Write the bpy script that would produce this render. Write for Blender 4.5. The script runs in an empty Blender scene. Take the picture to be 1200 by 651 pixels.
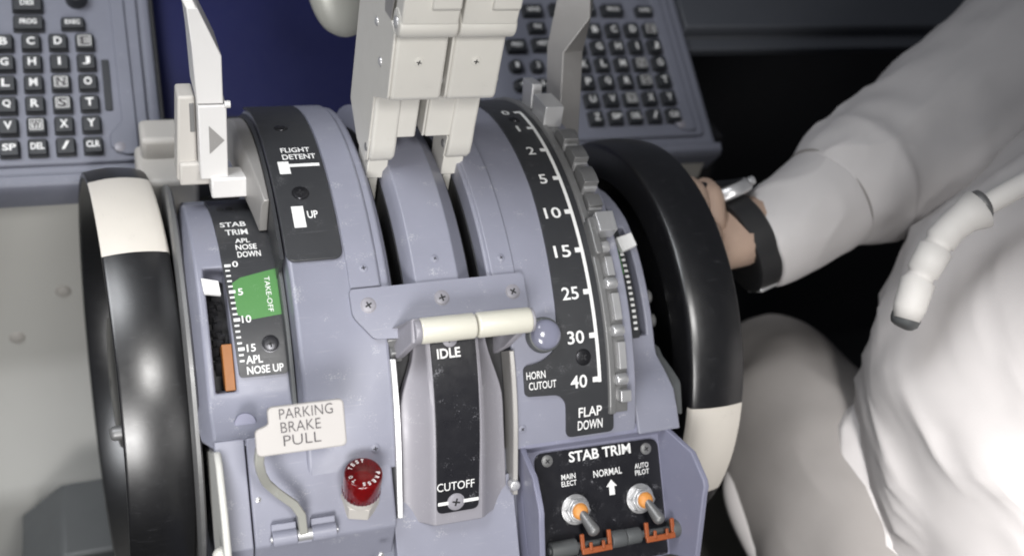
import bpy, bmesh, math, random
from mathutils import Vector, Matrix
random.seed(7)
S = 0.01                       # the scene is written in centimetres
sc = bpy.context.scene
COL = sc.collection
R0 = 16.6                      # radius of the quadrant's curved cover
D2R = math.pi / 180
K = R0 * D2R                   # cm per degree on the cover

# ------------------------------------------------------------------ camera
CAM = Vector((-24.434, -50.488, 51.301))
TAU, RHO, FPX, PHI = 0.344641, 0.0899429, 1262.37, 42 * D2R
CF = Vector((math.sin(TAU), math.cos(TAU) * math.cos(PHI), -math.cos(TAU) * math.sin(PHI)))
_e = (Vector((1, 0, 0)) - CF * CF.x).normalized()
_g = _e.cross(CF)
CR = math.cos(RHO) * _e - math.sin(RHO) * _g
CU = math.sin(RHO) * _e + math.cos(RHO) * _g
def at(u, v, d):               # a point seen at photo pixel (u, v), d cm away along the view axis
    return CAM + d * (CF + (u - 600) / FPX * CR - (v - 325.5) / FPX * CU)
cd = bpy.data.cameras.new('camera'); cam = bpy.data.objects.new('camera', cd); COL.objects.link(cam)
cam.matrix_world = Matrix.Translation(CAM * S) @ Matrix((CR, CU, -CF)).transposed().to_4x4()
cd.sensor_width = 36; cd.lens = FPX / 1200 * 36; cd.clip_start = 0.02; cd.clip_end = 50
cd.dof.use_dof = True; cd.dof.focus_distance = 0.575; cd.dof.aperture_fstop = 5.8
sc.camera = cam

# ------------------------------------------------------------------ materials
def mat(name, col, rough=0.5, metal=0.0, var=0.06, vscale=60, bump=0.0, bscale=900, dust=0.0, coat=0.0, dustcol=(0.6, 0.6, 0.62), spec=0.5, trans=0.0, scuff=0.0, rvar=0.08):
    m = bpy.data.materials.new(name); m.use_nodes = True
    nt = m.node_tree; N = nt.nodes; L = nt.links
    b = N['Principled BSDF']
    tc = N.new('ShaderNodeTexCoord')
    n1 = N.new('ShaderNodeTexNoise'); n1.inputs['Scale'].default_value = vscale; n1.inputs['Detail'].default_value = 5
    L.new(tc.outputs['Object'], n1.inputs['Vector'])
    mx = N.new('ShaderNodeMix'); mx.data_type = 'RGBA'
    mx.inputs[6].default_value = (*[c * (1 - var) for c in col], 1); mx.inputs[7].default_value = (*[min(1, c * (1 + var)) for c in col], 1)
    L.new(n1.outputs['Fac'], mx.inputs[0]); out = mx.outputs[2]
    if dust:
        n2 = N.new('ShaderNodeTexNoise'); n2.inputs['Scale'].default_value = 1500; n2.inputs['Detail'].default_value = 3
        n3 = N.new('ShaderNodeTexNoise'); n3.inputs['Scale'].default_value = 110
        L.new(tc.outputs['Object'], n2.inputs['Vector']); L.new(tc.outputs['Object'], n3.inputs['Vector'])
        ad = N.new('ShaderNodeMath'); ad.operation = 'ADD'; L.new(n2.outputs['Fac'], ad.inputs[0]); L.new(n3.outputs['Fac'], ad.inputs[1])
        rp = N.new('ShaderNodeMapRange'); rp.inputs[1].default_value = 1.22; rp.inputs[2].default_value = 1.36; rp.inputs[4].default_value = dust
        L.new(ad.outputs[0], rp.inputs[0])
        m2 = N.new('ShaderNodeMix'); m2.data_type = 'RGBA'; m2.inputs[7].default_value = (*dustcol, 1)
        L.new(rp.outputs[0], m2.inputs[0]); L.new(out, m2.inputs[6]); out = m2.outputs[2]
    if scuff:
        mp = N.new('ShaderNodeMapping'); mp.inputs['Scale'].default_value = (60, 700, 700); mp.inputs['Rotation'].default_value = (0.4, 0.3, 0.8)
        n4 = N.new('ShaderNodeTexNoise'); n4.inputs['Scale'].default_value = 1; n4.inputs['Detail'].default_value = 2
        L.new(tc.outputs['Object'], mp.inputs[0]); L.new(mp.outputs[0], n4.inputs['Vector'])
        r4 = N.new('ShaderNodeMapRange'); r4.inputs[1].default_value = 0.66; r4.inputs[2].default_value = 0.75; r4.inputs[4].default_value = scuff
        L.new(n4.outputs['Fac'], r4.inputs[0])
        m4 = N.new('ShaderNodeMix'); m4.data_type = 'RGBA'; m4.inputs[7].default_value = (*dustcol, 1)
        L.new(r4.outputs[0], m4.inputs[0]); L.new(out, m4.inputs[6]); out = m4.outputs[2]
    L.new(out, b.inputs['Base Color'])
    nr = N.new('ShaderNodeTexNoise'); nr.inputs['Scale'].default_value = 170; nr.inputs['Detail'].default_value = 4
    L.new(tc.outputs['Object'], nr.inputs['Vector'])
    rr = N.new('ShaderNodeMapRange'); rr.inputs[3].default_value = max(0.02, rough - rvar); rr.inputs[4].default_value = min(1, rough + rvar)
    L.new(nr.outputs['Fac'], rr.inputs[0]); L.new(rr.outputs[0], b.inputs['Roughness'])
    b.inputs['Metallic'].default_value = metal; b.inputs['Specular IOR Level'].default_value = spec
    if coat: b.inputs['Coat Weight'].default_value = coat; b.inputs['Coat Roughness'].default_value = max(.12, rough - .08)
    if trans: b.inputs['Transmission Weight'].default_value = trans
    if bump:
        nb = N.new('ShaderNodeTexNoise'); nb.inputs['Scale'].default_value = bscale; nb.inputs['Detail'].default_value = 3
        L.new(tc.outputs['Object'], nb.inputs['Vector'])
        bp = N.new('ShaderNodeBump'); bp.inputs['Strength'].default_value = bump; bp.inputs['Distance'].default_value = 0.0004
        L.new(nb.outputs['Fac'], bp.inputs['Height']); L.new(bp.outputs[0], b.inputs['Normal'])
    return m
M = dict(
    blue=mat('blue_grey_paint', (0.226, 0.231, 0.284), 0.42, bump=0.10, bscale=1500, dust=0.40, scuff=0.08, var=0.07),
    blue2=mat('blue_grey_panel_paint', (0.165, 0.172, 0.212), 0.5, bump=0.12, bscale=1200, dust=0.12),
    cheek=mat('guard_blue_paint', (0.20, 0.203, 0.275), 0.45, bump=0.08, dust=0.2),
    label=mat('charcoal_label_plastic', (0.030, 0.031, 0.034), 0.42, bump=0.12, bscale=1800, dust=0.30, dustcol=(0.22, 0.22, 0.23), scuff=0.10),
    black=mat('black_satin_panel', (0.012, 0.012, 0.015), 0.30, dust=0.6, dustcol=(0.26, 0.26, 0.28), bump=0.05),
    wheel=mat('black_wheel_enamel', (0.006, 0.006, 0.007), 0.33, dust=0.14, dustcol=(0.12, 0.12, 0.13), scuff=.12, bump=0.03, bscale=500, spec=1.0, rvar=.04),
    band=mat('white_band_paint', (0.66, 0.62, 0.56), 0.45, var=0.04, dust=0.25, dustcol=(0.3, 0.28, 0.25), bump=0.05),
    white=mat('lettering_white', (0.74, 0.74, 0.73), 0.55, var=0.08, vscale=400),
    grey_text=mat('key_legend_grey', (0.55, 0.55, 0.54), 0.6),
    ink=mat('black_ink', (0.035, 0.03, 0.035), 0.6),
    cream=mat('lever_cream_paint', (0.56, 0.545, 0.505), 0.42, var=0.04, dust=0.16, dustcol=(0.30, 0.28, 0.25), bump=0.05),
    ivory=mat('ivory_knob_plastic', (0.58, 0.565, 0.49), 0.32, var=0.03, coat=0.3),
    lever_grey=mat('lever_grey_metal', (0.30, 0.29, 0.28), 0.40, metal=0.25, var=0.06, dust=0.15, bump=0.05),
    gate=mat('gate_cover_grey', (0.27, 0.262, 0.29), 0.42, metal=0.1, var=0.05, dust=0.22, scuff=0.15),
    arm=mat('speed_brake_white_paint', (0.62, 0.61, 0.60), 0.38, var=0.03, dust=0.15, dustcol=(0.3, 0.3, 0.3)),
    dark=mat('cavity_shade_and_part_black', (0.012, 0.012, 0.014), 0.6, dust=0.25, dustcol=(0.12, 0.12, 0.12)),  # black of small parts, and of the slots whose shade is painted in
    steel=mat('worn_steel', (0.58, 0.58, 0.585), 0.34, metal=0.65, var=0.07),
    gunmetal=mat('dull_gate_metal', (0.19, 0.19, 0.19), 0.42, metal=0.4, var=0.10, dust=0.3),
    green=mat('take_off_green', (0.065, 0.20, 0.055), 0.5, var=0.06, dust=0.15),
    tan=mat('orange_brown_plastic', (0.27, 0.10, 0.022), 0.5, var=0.1),
    orange=mat('orange_red_guard', (0.30, 0.075, 0.022), 0.45, var=0.12, dust=0.3, dustcol=(0.2, 0.08, 0.04)),
    amber=mat('amber_switch_seal', (0.62, 0.26, 0.06), 0.45, var=0.15),
    plate=mat('parking_brake_plate', (0.42, 0.40, 0.385), 0.5, var=0.03, dust=0.12, dustcol=(0.3, 0.27, 0.26)),
    blackscrew=mat('black_oxide_screw', (0.05, 0.05, 0.055), 0.28, metal=0.8),
    olive=mat('olive_grey_lever', (0.33, 0.33, 0.30), 0.42, metal=0.2, var=0.08, dust=0.2),
    red=mat('red_lens', (0.25, 0.009, 0.012), 0.14, var=0.15, trans=0.65, coat=0.5),
    lens=mat('smoked_lens', (0.20, 0.205, 0.27), 0.16, coat=0.5),
    keys=mat('key_black', (0.022, 0.024, 0.028), 0.5, var=0.1),
    keylight=mat('key_pale', (0.52, 0.52, 0.51), 0.5),
    navy=mat('navy_display_glass', (0.010, 0.012, 0.058), 0.42, var=0.15, vscale=12, spec=0.3),
    skirt=mat('grey_skirt_paint', (0.54, 0.535, 0.505), 0.5, var=0.07, vscale=9, bump=0.1, dust=0.1),
    beige=mat('pale_beige_trim', (0.46, 0.44, 0.41), 0.5, var=0.04),
    boxgrey=mat('dark_box_grey', (0.085, 0.09, 0.092), 0.5, var=0.1),
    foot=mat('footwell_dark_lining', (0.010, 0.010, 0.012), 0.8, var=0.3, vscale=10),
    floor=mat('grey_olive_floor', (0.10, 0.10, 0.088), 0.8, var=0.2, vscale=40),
    skin=mat('skin', (0.40, 0.285, 0.22), 0.6, var=0.10, vscale=90, bump=0.25, bscale=700),
    cloth=mat('pale_grey_shirt_cloth', (0.56, 0.54, 0.535), 0.85, var=0.04, bump=0.25, bscale=1100, spec=0.2),
    trouser=mat('grey_trouser_cloth', (0.27, 0.255, 0.245), 0.9, var=0.06, bump=0.25, bscale=1000, spec=0.15),
    strap=mat('black_watch_strap', (0.014, 0.014, 0.015), 0.45, bump=0.2),
    hose=mat('white_hose_rubber', (0.72, 0.70, 0.67), 0.6, var=0.04),
)

# ------------------------------------------------------------------ objects
ORIG = {}
def thing(name, label, cat, loc, group=None):
    o = bpy.data.objects.new(name, None); COL.objects.link(o); o.empty_display_size = 0.02
    o.location = Vector(loc) * S; ORIG[o.name] = Vector(loc)
    o['label'] = label; o['category'] = cat
    if group: o['group'] = group
    return o
def tag(o, label, cat, group=None, kind=None):
    if label: o['label'] = label
    if cat: o['category'] = cat
    if group: o['group'] = group
    if kind: o['kind'] = kind
    return o
class MB:
    def __init__(s): s.bm = bmesh.new(); s.mi = 0
    def v(s, p): return s.bm.verts.new(Vector(p))
    def f(s, vs):
        try: fc = s.bm.faces.new(vs)
        except ValueError: return None
        fc.material_index = s.mi; return fc
    def loops(s, loops, cap=True, closed=True):
        L = [[s.v(p) for p in lp] for lp in loops]
        n = len(L[0])
        for a, b in zip(L[:-1], L[1:]):
            for i in range(n if closed else n - 1):
                s.f([a[i], a[(i + 1) % n], b[(i + 1) % n], b[i]])
        if cap: s.f(L[0][::-1]); s.f(L[-1])
        return L
    def box(s, c, h, ax=None):
        c = Vector(c); ax = ax or (Vector((1, 0, 0)), Vector((0, 1, 0)), Vector((0, 0, 1)))
        q = [(-1, -1), (1, -1), (1, 1), (-1, 1)]
        s.loops([[c + ax[0] * h[0] * a + ax[1] * h[1] * b + ax[2] * h[2] * z for a, b in q] for z in (-1, 1)])
    def prism(s, pts, fr, w0, w1):      # pts (a, b) in a frame (origin, A, B, W), thick from w0 to w1 along W
        o, A, B, Wd = fr
        s.loops([[o + A * a + B * b + Wd * w for a, b in pts] for w in (w0, w1)])
    def cyl(s, p0, p1, r0, r1=None, n=28, round_=0.0, flat=None):
        p0 = Vector(p0); p1 = Vector(p1); r1 = r0 if r1 is None else r1
        d = (p1 - p0); Ln = d.length; d.normalize()
        a = d.orthogonal().normalized(); b = d.cross(a)
        st = [(0, r0), (Ln, r1)]
        if round_:
            st = [(round_ * (1 - math.cos(t)), r0 - round_ * (1 - math.sin(t))) for t in (0, .5, 1.0, 1.571)] + [(Ln - round_ * (1 - math.cos(t)), r1 - round_ * (1 - math.sin(t))) for t in (1.571, 1.0, .5, 0)]
        s.loops([[p0 + d * z + (a * math.cos(6.28318 * i / n) + b * math.sin(6.28318 * i / n)) * r for i in range(n)] for z, r in st])
    def dome(s, c, nrm, r, h, n=28, k=6):
        c = Vector(c); d = Vector(nrm).normalized(); a = d.orthogonal().normalized(); b = d.cross(a)
        L = [[c + d * (h * math.sin(t * 1.5708 / k)) + (a * math.cos(6.28318 * i / n) + b * math.sin(6.28318 * i / n)) * max(r * math.cos(t * 1.5708 / k), r * 0.02) for i in range(n)] for t in range(k + 1)]
        s.loops(L)
    def lathe(s, prof, c, n=96, a0=0, a1=360, cap=False):   # prof [(x, r)] about the lateral axis through c=(y,z); angle from the top towards the camera
        full = abs(a1 - a0) >= 360
        A = [a0 + (a1 - a0) * i / n for i in range(n if full else n + 1)]
        L = [[s.v((x, c[0] - r * math.sin(a * D2R), c[1] + r * math.cos(a * D2R))) for a in A] for x, r in prof]
        m = len(A)
        for p, q in zip(L[:-1], L[1:]):
            for i in range(m if full else m - 1): s.f([p[i], p[(i + 1) % m], q[(i + 1) % m], q[i]])
        return L
    def plate(s, outline, h0, h1, mp, k=1.0, rnd=0.0, step=None):   # outline (x, s): s in units of 1/k per cm; bent by mp(x, s, h)
        pts = [Vector((x, q * k, 0)) for x, q in outline]
        rr = rnd if isinstance(rnd, (list, tuple)) else [rnd] * len(pts)
        out = []
        for i, p in enumerate(pts):
            r = rr[i]
            if not r: out.append(p); continue
            a = (pts[i - 1] - p); b = (pts[(i + 1) % len(pts)] - p)
            la, lb = a.length, b.length; a.normalize(); b.normalize()
            t = min(r, la * .49, lb * .49)
            for j in range(6):
                w = j / 5; out.append((p + a * t) * (1 - w) ** 2 + p * 2 * w * (1 - w) + (p + b * t) * w ** 2)
        tmp = bmesh.new(); vs = [tmp.verts.new(p) for p in out]; tmp.faces.new(vs)
        tmp.normal_update()
        if step:
            lo = min(p.y for p in out); hi = max(p.y for p in out); y = lo + step * k
            while y < hi - 0.01:
                bmesh.ops.bisect_plane(tmp, geom=tmp.verts[:] + tmp.edges[:] + tmp.faces[:], plane_co=(0, y, 0), plane_no=(0, 1, 0)); y += step * k
        tmp.verts.ensure_lookup_table()
        T = {v_: s.v(mp(v_.co.x, v_.co.y / k, h1)) for v_ in tmp.verts}; B = {v_: s.v(mp(v_.co.x, v_.co.y / k, h0)) for v_ in tmp.verts}
        for fc in tmp.faces:
            s.f([T[v_] for v_ in fc.verts]); s.f([B[v_] for v_ in reversed(fc.verts)])
        for e in tmp.edges:
            if len(e.link_faces) == 1: a, b = e.verts; s.f([T[a], T[b], B[b], B[a]])
        tmp.free()
    def grid(s, xs, ss, skip, h0, h1, mp):       # a bent sheet with cells left out, walls closed
        V = {}
        def g(i, j, h):
            if (i, j, h) not in V: V[(i, j, h)] = s.v(mp(xs[i], ss[j], h1 if h else h0))
            return V[(i, j, h)]
        cells = {(i, j) for i in range(len(xs) - 1) for j in range(len(ss) - 1) if not skip((xs[i] + xs[i + 1]) / 2, (ss[j] + ss[j + 1]) / 2)}
        for i, j in cells:
            for h in (0, 1): s.f([g(i, j, h), g(i + 1, j, h), g(i + 1, j + 1, h), g(i, j + 1, h)])
            for (di, dj), (a, b) in {(-1, 0): ((i, j), (i, j + 1)), (1, 0): ((i + 1, j), (i + 1, j + 1)), (0, -1): ((i, j), (i + 1, j)), (0, 1): ((i, j + 1), (i + 1, j + 1))}.items():
                if (i + di, j + dj) not in cells: s.f([g(*a, 1), g(*b, 1), g(*b, 0), g(*a, 0)])
    def sweep(s, sec, angs, mp): s.loops([[mp(x, a, h) for x, h in sec] for a in angs])
    def build(s, name, m, parent=None, bev=0.0, seg=2, sharp=38, sub=0):
        bm = s.bm
        bmesh.ops.recalc_face_normals(bm, faces=bm.faces[:])
        off = Vector((0, 0, 0)); q = parent
        while q is not None:
            if q.name in ORIG: off = ORIG[q.name]; break
            q = q.parent
        if parent is None and bm.verts:
            lo = Vector([min(v_.co[i] for v_ in bm.verts) for i in range(3)]); hi = Vector([max(v_.co[i] for v_ in bm.verts) for i in range(3)])
            off = Vector(((lo.x + hi.x) / 2, (lo.y + hi.y) / 2, lo.z))
        for v_ in bm.verts: v_.co = (v_.co - off) * S
        me = bpy.data.meshes.new(name); bm.to_mesh(me); bm.free()
        for mm in (m if isinstance(m, (list, tuple)) else [m]): me.materials.append(mm)
        for p in me.polygons: p.use_smooth = True
        me.set_sharp_from_angle(angle=sharp * D2R)
        o = bpy.data.objects.new(name, me); COL.objects.link(o)
        if parent is None: o.location = off * S
        else: o.parent = parent
        if sub:
            md = o.modifiers.new('sub', 'SUBSURF'); md.levels = md.render_levels = sub
        if bev:
            md = o.modifiers.new('bevel', 'BEVEL'); md.width = bev * S; md.segments = seg; md.limit_method = 'ANGLE'; md.angle_limit = 40 * D2R
            md.use_clamp_overlap = True; md.harden_normals = False
        return o

# surfaces: (x, s, h) -> point
def CY(x, a, h): return Vector((x, -(R0 + h) * math.sin(a * D2R), (R0 + h) * math.cos(a * D2R)))
TRP = [(-60, 9.5), (-30, 10.6), (-5, 12.4), (8, 13.2), (15, 13.6), (22, 13.75), (50, 13.8), (52, 13.95), (58.5, 16.0), (66, 16.9)]
def tr_r(a):
    for (a0, r0), (a1, r1) in zip(TRP[:-1], TRP[1:]):
        if a <= a1: return r0 + (r1 - r0) * (a - a0) / (a1 - a0)
    return TRP[-1][1]
def TR(x, a, h): r = tr_r(a) + h; return Vector((x, -r * math.sin(a * D2R), r * math.cos(a * D2R)))
KT = 13.8 * D2R
T47 = 47 * D2R
DN, DD = Vector((0, -math.sin(T47), math.cos(T47))), Vector((0, -math.cos(T47), -math.sin(T47)))
DO = Vector((0, -15.05, 7.0))
def DK(x, s_, h): return DO + Vector((x, 0, 0)) + DD * s_ + DN * h
def frame(deg): return Vector((0, -math.sin(deg * D2R), math.cos(deg * D2R))), Vector((0, -math.cos(deg * D2R), -math.sin(deg * D2R)))
TC, CDN, CDD = 28.78 * D2R, None, None
CDN = Vector((0, -math.sin(TC), math.cos(TC))); CDD = Vector((0, -math.cos(TC), -math.sin(TC))); CDO = Vector((0, 23.63, 10.72))
def CD(x, s_, h): return CDO + Vector((x, 0, 0)) + CDD * s_ + CDN * h
def arange(a, b, st): 
    n = max(1, round((b - a) / st)); return [a + (b - a) * i / n for i in range(n + 1)]

# lettering
_TX = {}
def glyphs(body, bold):
    key = (body, bold)
    if key not in _TX:
        cu = bpy.data.curves.new('t', 'FONT'); cu.body = body; cu.offset = bold; cu.resolution_u = 3; cu.align_x = 'CENTER'
        o = bpy.data.objects.new('t', cu); COL.objects.link(o); bpy.context.view_layer.update()
        me = bpy.data.meshes.new_from_object(o.evaluated_get(bpy.context.evaluated_depsgraph_get()))
        vs = [v_.co.copy() for v_ in me.vertices]; fs = [tuple(p.vertices) for p in me.polygons]
        bpy.data.objects.remove(o); bpy.data.curves.remove(cu); bpy.data.meshes.remove(me)
        _TX[key] = (vs, fs)
    return _TX[key]
def text(mb, body, x, s_, w, h, mp, k=1.0, hgt=0.02, rot=0.0, bold=0.012):
    vs, fs = glyphs(body, bold)
    x0, x1 = min(p.x for p in vs), max(p.x for p in vs); y0, y1 = min(p.y for p in vs), max(p.y for p in vs)
    sx, sy = w / (x1 - x0), h / (y1 - y0); cr, sr = math.cos(rot), math.sin(rot)
    nv = []
    for p in vs:
        a, b = (p.x - (x0 + x1) / 2) * sx, (p.y - (y0 + y1) / 2) * sy
        a, b = a * cr - b * sr, a * sr + b * cr
        nv.append(mb.v(mp(x + a, s_ - b / k, hgt)))
    for f_ in fs: mb.f([nv[i] for i in f_])
def mark(mb, x0, x1, s0, s1, mp, k=1.0, hgt=0.02, step=None):
    ss = arange(s0, s1, step) if step else [s0, s1]
    L = [[mb.v(mp(x, q, hgt)) for x in (x0, x1)] for q in ss]
    for a, b in zip(L[:-1], L[1:]): mb.f([a[0], a[1], b[1], b[0]])
def poly(mb, pts, mp, hgt=0.02): mb.f([mb.v(mp(x, q, hgt)) for x, q in pts])

def screw(parent, x, s_, mp, r, m=None, base=0.0, label=None):      # countersunk cross-head screw
    c = mp(x, s_, base); n = (mp(x, s_, base + 1) - c).normalized()
    A = (mp(x + .1, s_, base) - c).normalized(); B = n.cross(A)
    t = random.random() * 1.5; A, B = A * math.cos(t) + B * math.sin(t), B * math.cos(t) - A * math.sin(t)
    mb = MB()
    mb.loops([[c + n * z + (A * math.cos(6.2832 * i / 24) + B * math.sin(6.2832 * i / 24)) * q for i in range(24)] for z, q in ((-.05, r * 1.12), (.012, r * 1.12), (.018, r * 1.0), (.05, r * .95), (.075, r * .7))])
    mb.mi = 1
    for P, Q in ((A, B), (B, A)): mb.box(c + n * .07, (r * .5, r * .11, .012), (P, Q, n))
    o = mb.build('screw', [m or M['blue'], M['dark']], parent)
    return o

# ================================================================== THE CONTROL STAND
st = thing('control_stand', 'blue-grey throttle pedestal with black STAB TRIM and flap scales between two black wheels', 'throttle quadrant', (-8.4, -8, 0))
SS = arange(-42, 66, 3)
b = MB(); b.grid([-16.4, -16.2, -11.7, -11.25], SS, lambda x, a: x > -11.7 and a > 40.5, -4.5, 0, CY); b.build('left_cover', M['blue'], st, bev=.28, seg=4)
b = MB(); b.grid([-5.8, -5.0, 2.35], SS, lambda x, a: x < -5.0 and a > 40.5, -4.5, 0, CY); b.build('right_cover', M['blue'], st, bev=.12, seg=3)
AA = arange(-42, 32.2, 2.5)
b = MB(); b.sweep([(-13.42, -.2), (-13.42, .10), (-13.36, .15), (-11.85, .15), (-10.98, -.72), (-10.98, -4.2), (-13.42, -4.2)], AA, CY); b.build('spine_cover', M['blue'], st, bev=.05)
b = MB(); b.sweep([(-10.14, -.34), (-9.86, .12), (-7.5, .12), (-6.58, -.78), (-6.58, -4.2), (-10.2, -4.2)], arange(-42, 33.5, 2.5), CY); b.build('spine_cover', M['blue'], st, bev=.05)
b = MB(); b.sweep([(-5.78, -.36), (-5.54, .12), (-4.2, .12), (-4.16, -.2), (-5.84, -4.2)], AA, CY); b.build('spine_cover', M['blue'], st, bev=.05)
b = MB(); b.sweep([(-11.2, -5.0), (-11.2, -4.3), (-5.6, -4.3), (-5.6, -5.0)], arange(-42, 45, 3), CY); b.build('slot_shade_sheet', M['dark'], st)  # black sheet under the lever slots, stands in for their shade
b = MB(); b.plate([(-13.52, 32.6), (-13.5, 37.5), (-12.5, 41.8), (-9.6, 42.4), (-9.4, 41.0), (-4.9, 41.0), (-3.85, 39.6), (-3.82, 32.2)], -.35, .30, CY, K, [.25, .3, .2, .2, .2, .3, .5, .3], 2)
br = b.build('bracket_plate', M['blue'], st, bev=.05)
for x, a in ((-12.62, 35.7), (-8.62, 35.6), (-4.6, 35.7)): screw(br, x, a, CY, .38, M['gate'], .30)
for x, a, r in ((-12.55, 28.6, .24), (-8.6, 27.9, .2), (-4.85, 28.8, .2), (-12.85, 61.5, .24), (-4.62, 61.8, .22), (-9.0, 22.0, .03)): 
    if r > .1: screw(st, x, a, CY, r, M['blue'], .12 if a < 40 else 0)

for x_, lab in ((-10.24, -1.3), (-5.88, -1.3), (-10.97, -.85), (-6.57, -.9)):
    b = MB(); b.sweep([(x_, -4.2), (x_, lab), (x_ + .05, lab + .04), (x_ + .05, -4.2)], arange(-42, 34, 3), CY); b.build('slot_shade_strip', M['dark'], st)  # thin black strips painting the slot walls as if in shade

# flight detent scale
b = MB(); b.plate([(-16.47, -34), (-16.47, 26.3), (-13.5, 26.3), (-13.5, -34)], .0, .17, CY, K, [0, .55, .55, 0], 2)
fp = b.build('speed_brake_scale', M['label'], st, bev=.05)
b = MB(); T = lambda *q, **kw: text(b, q[0], q[1], q[2], q[3], q[4], CY, K, .19, **kw)
T('FLIGHT', -14.83, -.5, 1.62, .46, bold=.02); T('DETENT', -14.72, 1.75, 1.85, .46, bold=.02)
mark(b, -15.98, -15.38, 3.1, 6.7, CY, hgt=.19); mark(b, -15.39, -13.72, 3.9, 4.8, CY, hgt=.19)
mark(b, -15.78, -15.15, 14.9, 19.6, CY, hgt=.19); T('UP', -14.72, 16.9, .56, .48, bold=.02)
b.build('lettering', M['white'], fp)
screw(fp, -15.13, 11.8, CY, .42, M['blackscrew'], .17); screw(fp, -15.2, -9.5, CY, .36, M['blackscrew'], .17)

# left trim cover, its slot and scale
def TRL(x, a, h): return TR(x, a, h - max(0, -20.85 - x) * 2.6)
b = MB(); b.grid([-21.4, -20.85, -20.45, -19.38, -16.52], [-60, -40, -20, -8, 2, 8, 12, 15, 18, 20.5, 23, 26, 29, 32, 35, 38, 41, 44, 47, 49.2, 52, 55, 58.5], lambda x, a: -20.45 < x < -19.38 and 20.5 < a < 49.2, -2.6, 0, TRL)
b.build('trim_cover', M['blue'], st, bev=.12, seg=3)
b = MB(); b.grid([-20.5, -19.3], arange(14, 56, 6), lambda x, a: False, -2.5, -1.7, TR)
for i in range(26):
    a = 25 + i * .75; b.box(TR(-19.95 + random.uniform(-.3, .3), a, -1.45), (random.uniform(.08, .25), .09, random.uniform(.15, .5)))
b.build('trim_mechanism', M['dark'], st)
b = MB(); b.grid([-19.93, -19.40], arange(38.5, 49, 3), lambda x, a: False, -1.6, -.25, TR); b.build('slot_strip', M['tan'], st, bev=.04)
b = MB(); b.plate([(-20.62, 23.6), (-19.75, 24.6), (-19.70, 27.9), (-20.55, 27.2)], .05, .32, TR, KT, .05); b.build('index_pointer', M['white'], st, bev=.05)
b = MB(); b.plate([(-19.62, -14), (-19.5, 4), (-19.44, 20), (-19.26, 40), (-19.2, 46.3), (-16.66, 46.4), (-16.66, -14)], .0, .16, TR, KT, [.3, 0, 0, 0, .25, .25, .3], 2)
tp = b.build('trim_scale', M['label'], st, bev=.05)
b = MB(); b.plate([(-19.06, 25.2), (-18.6, 24.0), (-16.68, 22.4), (-16.68, 33.3), (-18.3, 33.9), (-18.98, 32.6)], .15, .175, TR, KT, 0, 1); b.build('take_off_band', M['green'], tp)
b = MB(); T = lambda *q, **kw: text(b, q[0], q[1], q[2], q[3], q[4], TR, KT, .19, **kw)
T('STAB', -18.48, 7.2, 1.4, .52, bold=.02); T('TRIM', -18.38, 10.5, 1.2, .52, bold=.02)
T('APL', -18.17, 13.8, .80, .38, bold=.02); T('NOSE', -18.03, 15.9, 1.12, .38, bold=.02); T('DOWN', -17.94, 18.0, 1.24, .40, bold=.02)
for i in range(19):
    a = 20.8 + i * (40.15 - 20.8) / 15; xl = -19.33 + (a - 20.8) * .010; big = i in (0, 5, 10, 15)
    if i < 18: mark(b, xl, xl + (.33 if big else .24), a - (.36 if big else .2), a + (.36 if big else .2), TR, hgt=.19)
T('0', -18.76, 20.5, .30, .38); T('5', -18.68, 27.4, .26, .38); T('10', -18.54, 33.7, .48, .40); T('15', -18.46, 40.1, .46, .40)
T('APL', -18.36, 42.6, .86, .42, bold=.02); T('NOSE UP', -17.84, 44.9, 1.90, .42, bold=.02)
T('TAKE-OFF', -17.22, 28.4, 2.0, .28, rot=-1.5708, bold=.0)
b.build('lettering', M['white'], tp)
screw(tp, -17.45, 39.6, TR, .42, M['blackscrew'], .16)
b = MB()
for x in (-18.95, -18.45): b.cyl(TR(x, -1.5, .0), TR(x, -1.5, .19), .2, n=16)
b.build('rivet', M['dark'], tp)

# speed brake slot: side wall with brush edge, and grey guard arc
b = MB(); b.sweep([(-16.66, -6), (-16.66, -1.9), (-16.47, -1.9), (-16.47, -6)], arange(-42, 60, 4), CY); b.build('shaded_slot_wall', M['boxgrey'], st)  # dark strip over the cover's side, the wall's shade put into colour
b = MB(); b.sweep([(-16.70, -3.2), (-16.70, -.35), (-16.53, -.22), (-16.53, -3.2)], arange(-40, 25, 3), CY); b.build('brush_seal', M['label'], st)

# flap scale with its two tabs
b = MB(); b.plate([(-1.95, -34), (-1.95, 14), (-2.2, 40), (-2.35, 46.8), (-3.3, 49.3), (-4.46, 49.8), (-4.46, 55.5), (-2.5, 55.9), (-2.06, 57.5), (-2.04, 64.6), (.86, 64.6), (.72, 52), (.52, 30), (.5, 9), (.42, -34)], .0, .17, CY, K, [0, 0, 0, 1.0, .8, .3, .3, .5, .5, .35, .35, 0, 0, 0, 0], 2)
xp = b.build('flap_scale', M['label'], st, bev=.05)
b = MB(); T = lambda *q, **kw: text(b, q[0], q[1], q[2], q[3], q[4], CY, K, .19, **kw)
fa = [-13.5 + 8.41 * i for i in range(9)]
mark(b, -.10, .10, fa[0] - .5, fa[8] + .6, CY, hgt=.195, step=2)
for i, t_ in enumerate(('0', '1', '2', '5', '10', '15', '25', '30', '40')):
    x = -1.02 - .024 * i - (.05 if len(t_) == 2 else -.05); T(t_, x, fa[i] + .05, (1.0 if len(t_) == 2 else .48) if t_ != '1' else .16, .72, bold=.012)
    mark(b, -.42, -.09, fa[i] - .5, fa[i] + .5, CY, hgt=.19)
T('FLAP', -.62, 59.9, 1.42, .56, bold=.014); T('DOWN', -.62, 62.5, 1.52, .56, bold=.014)
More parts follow.
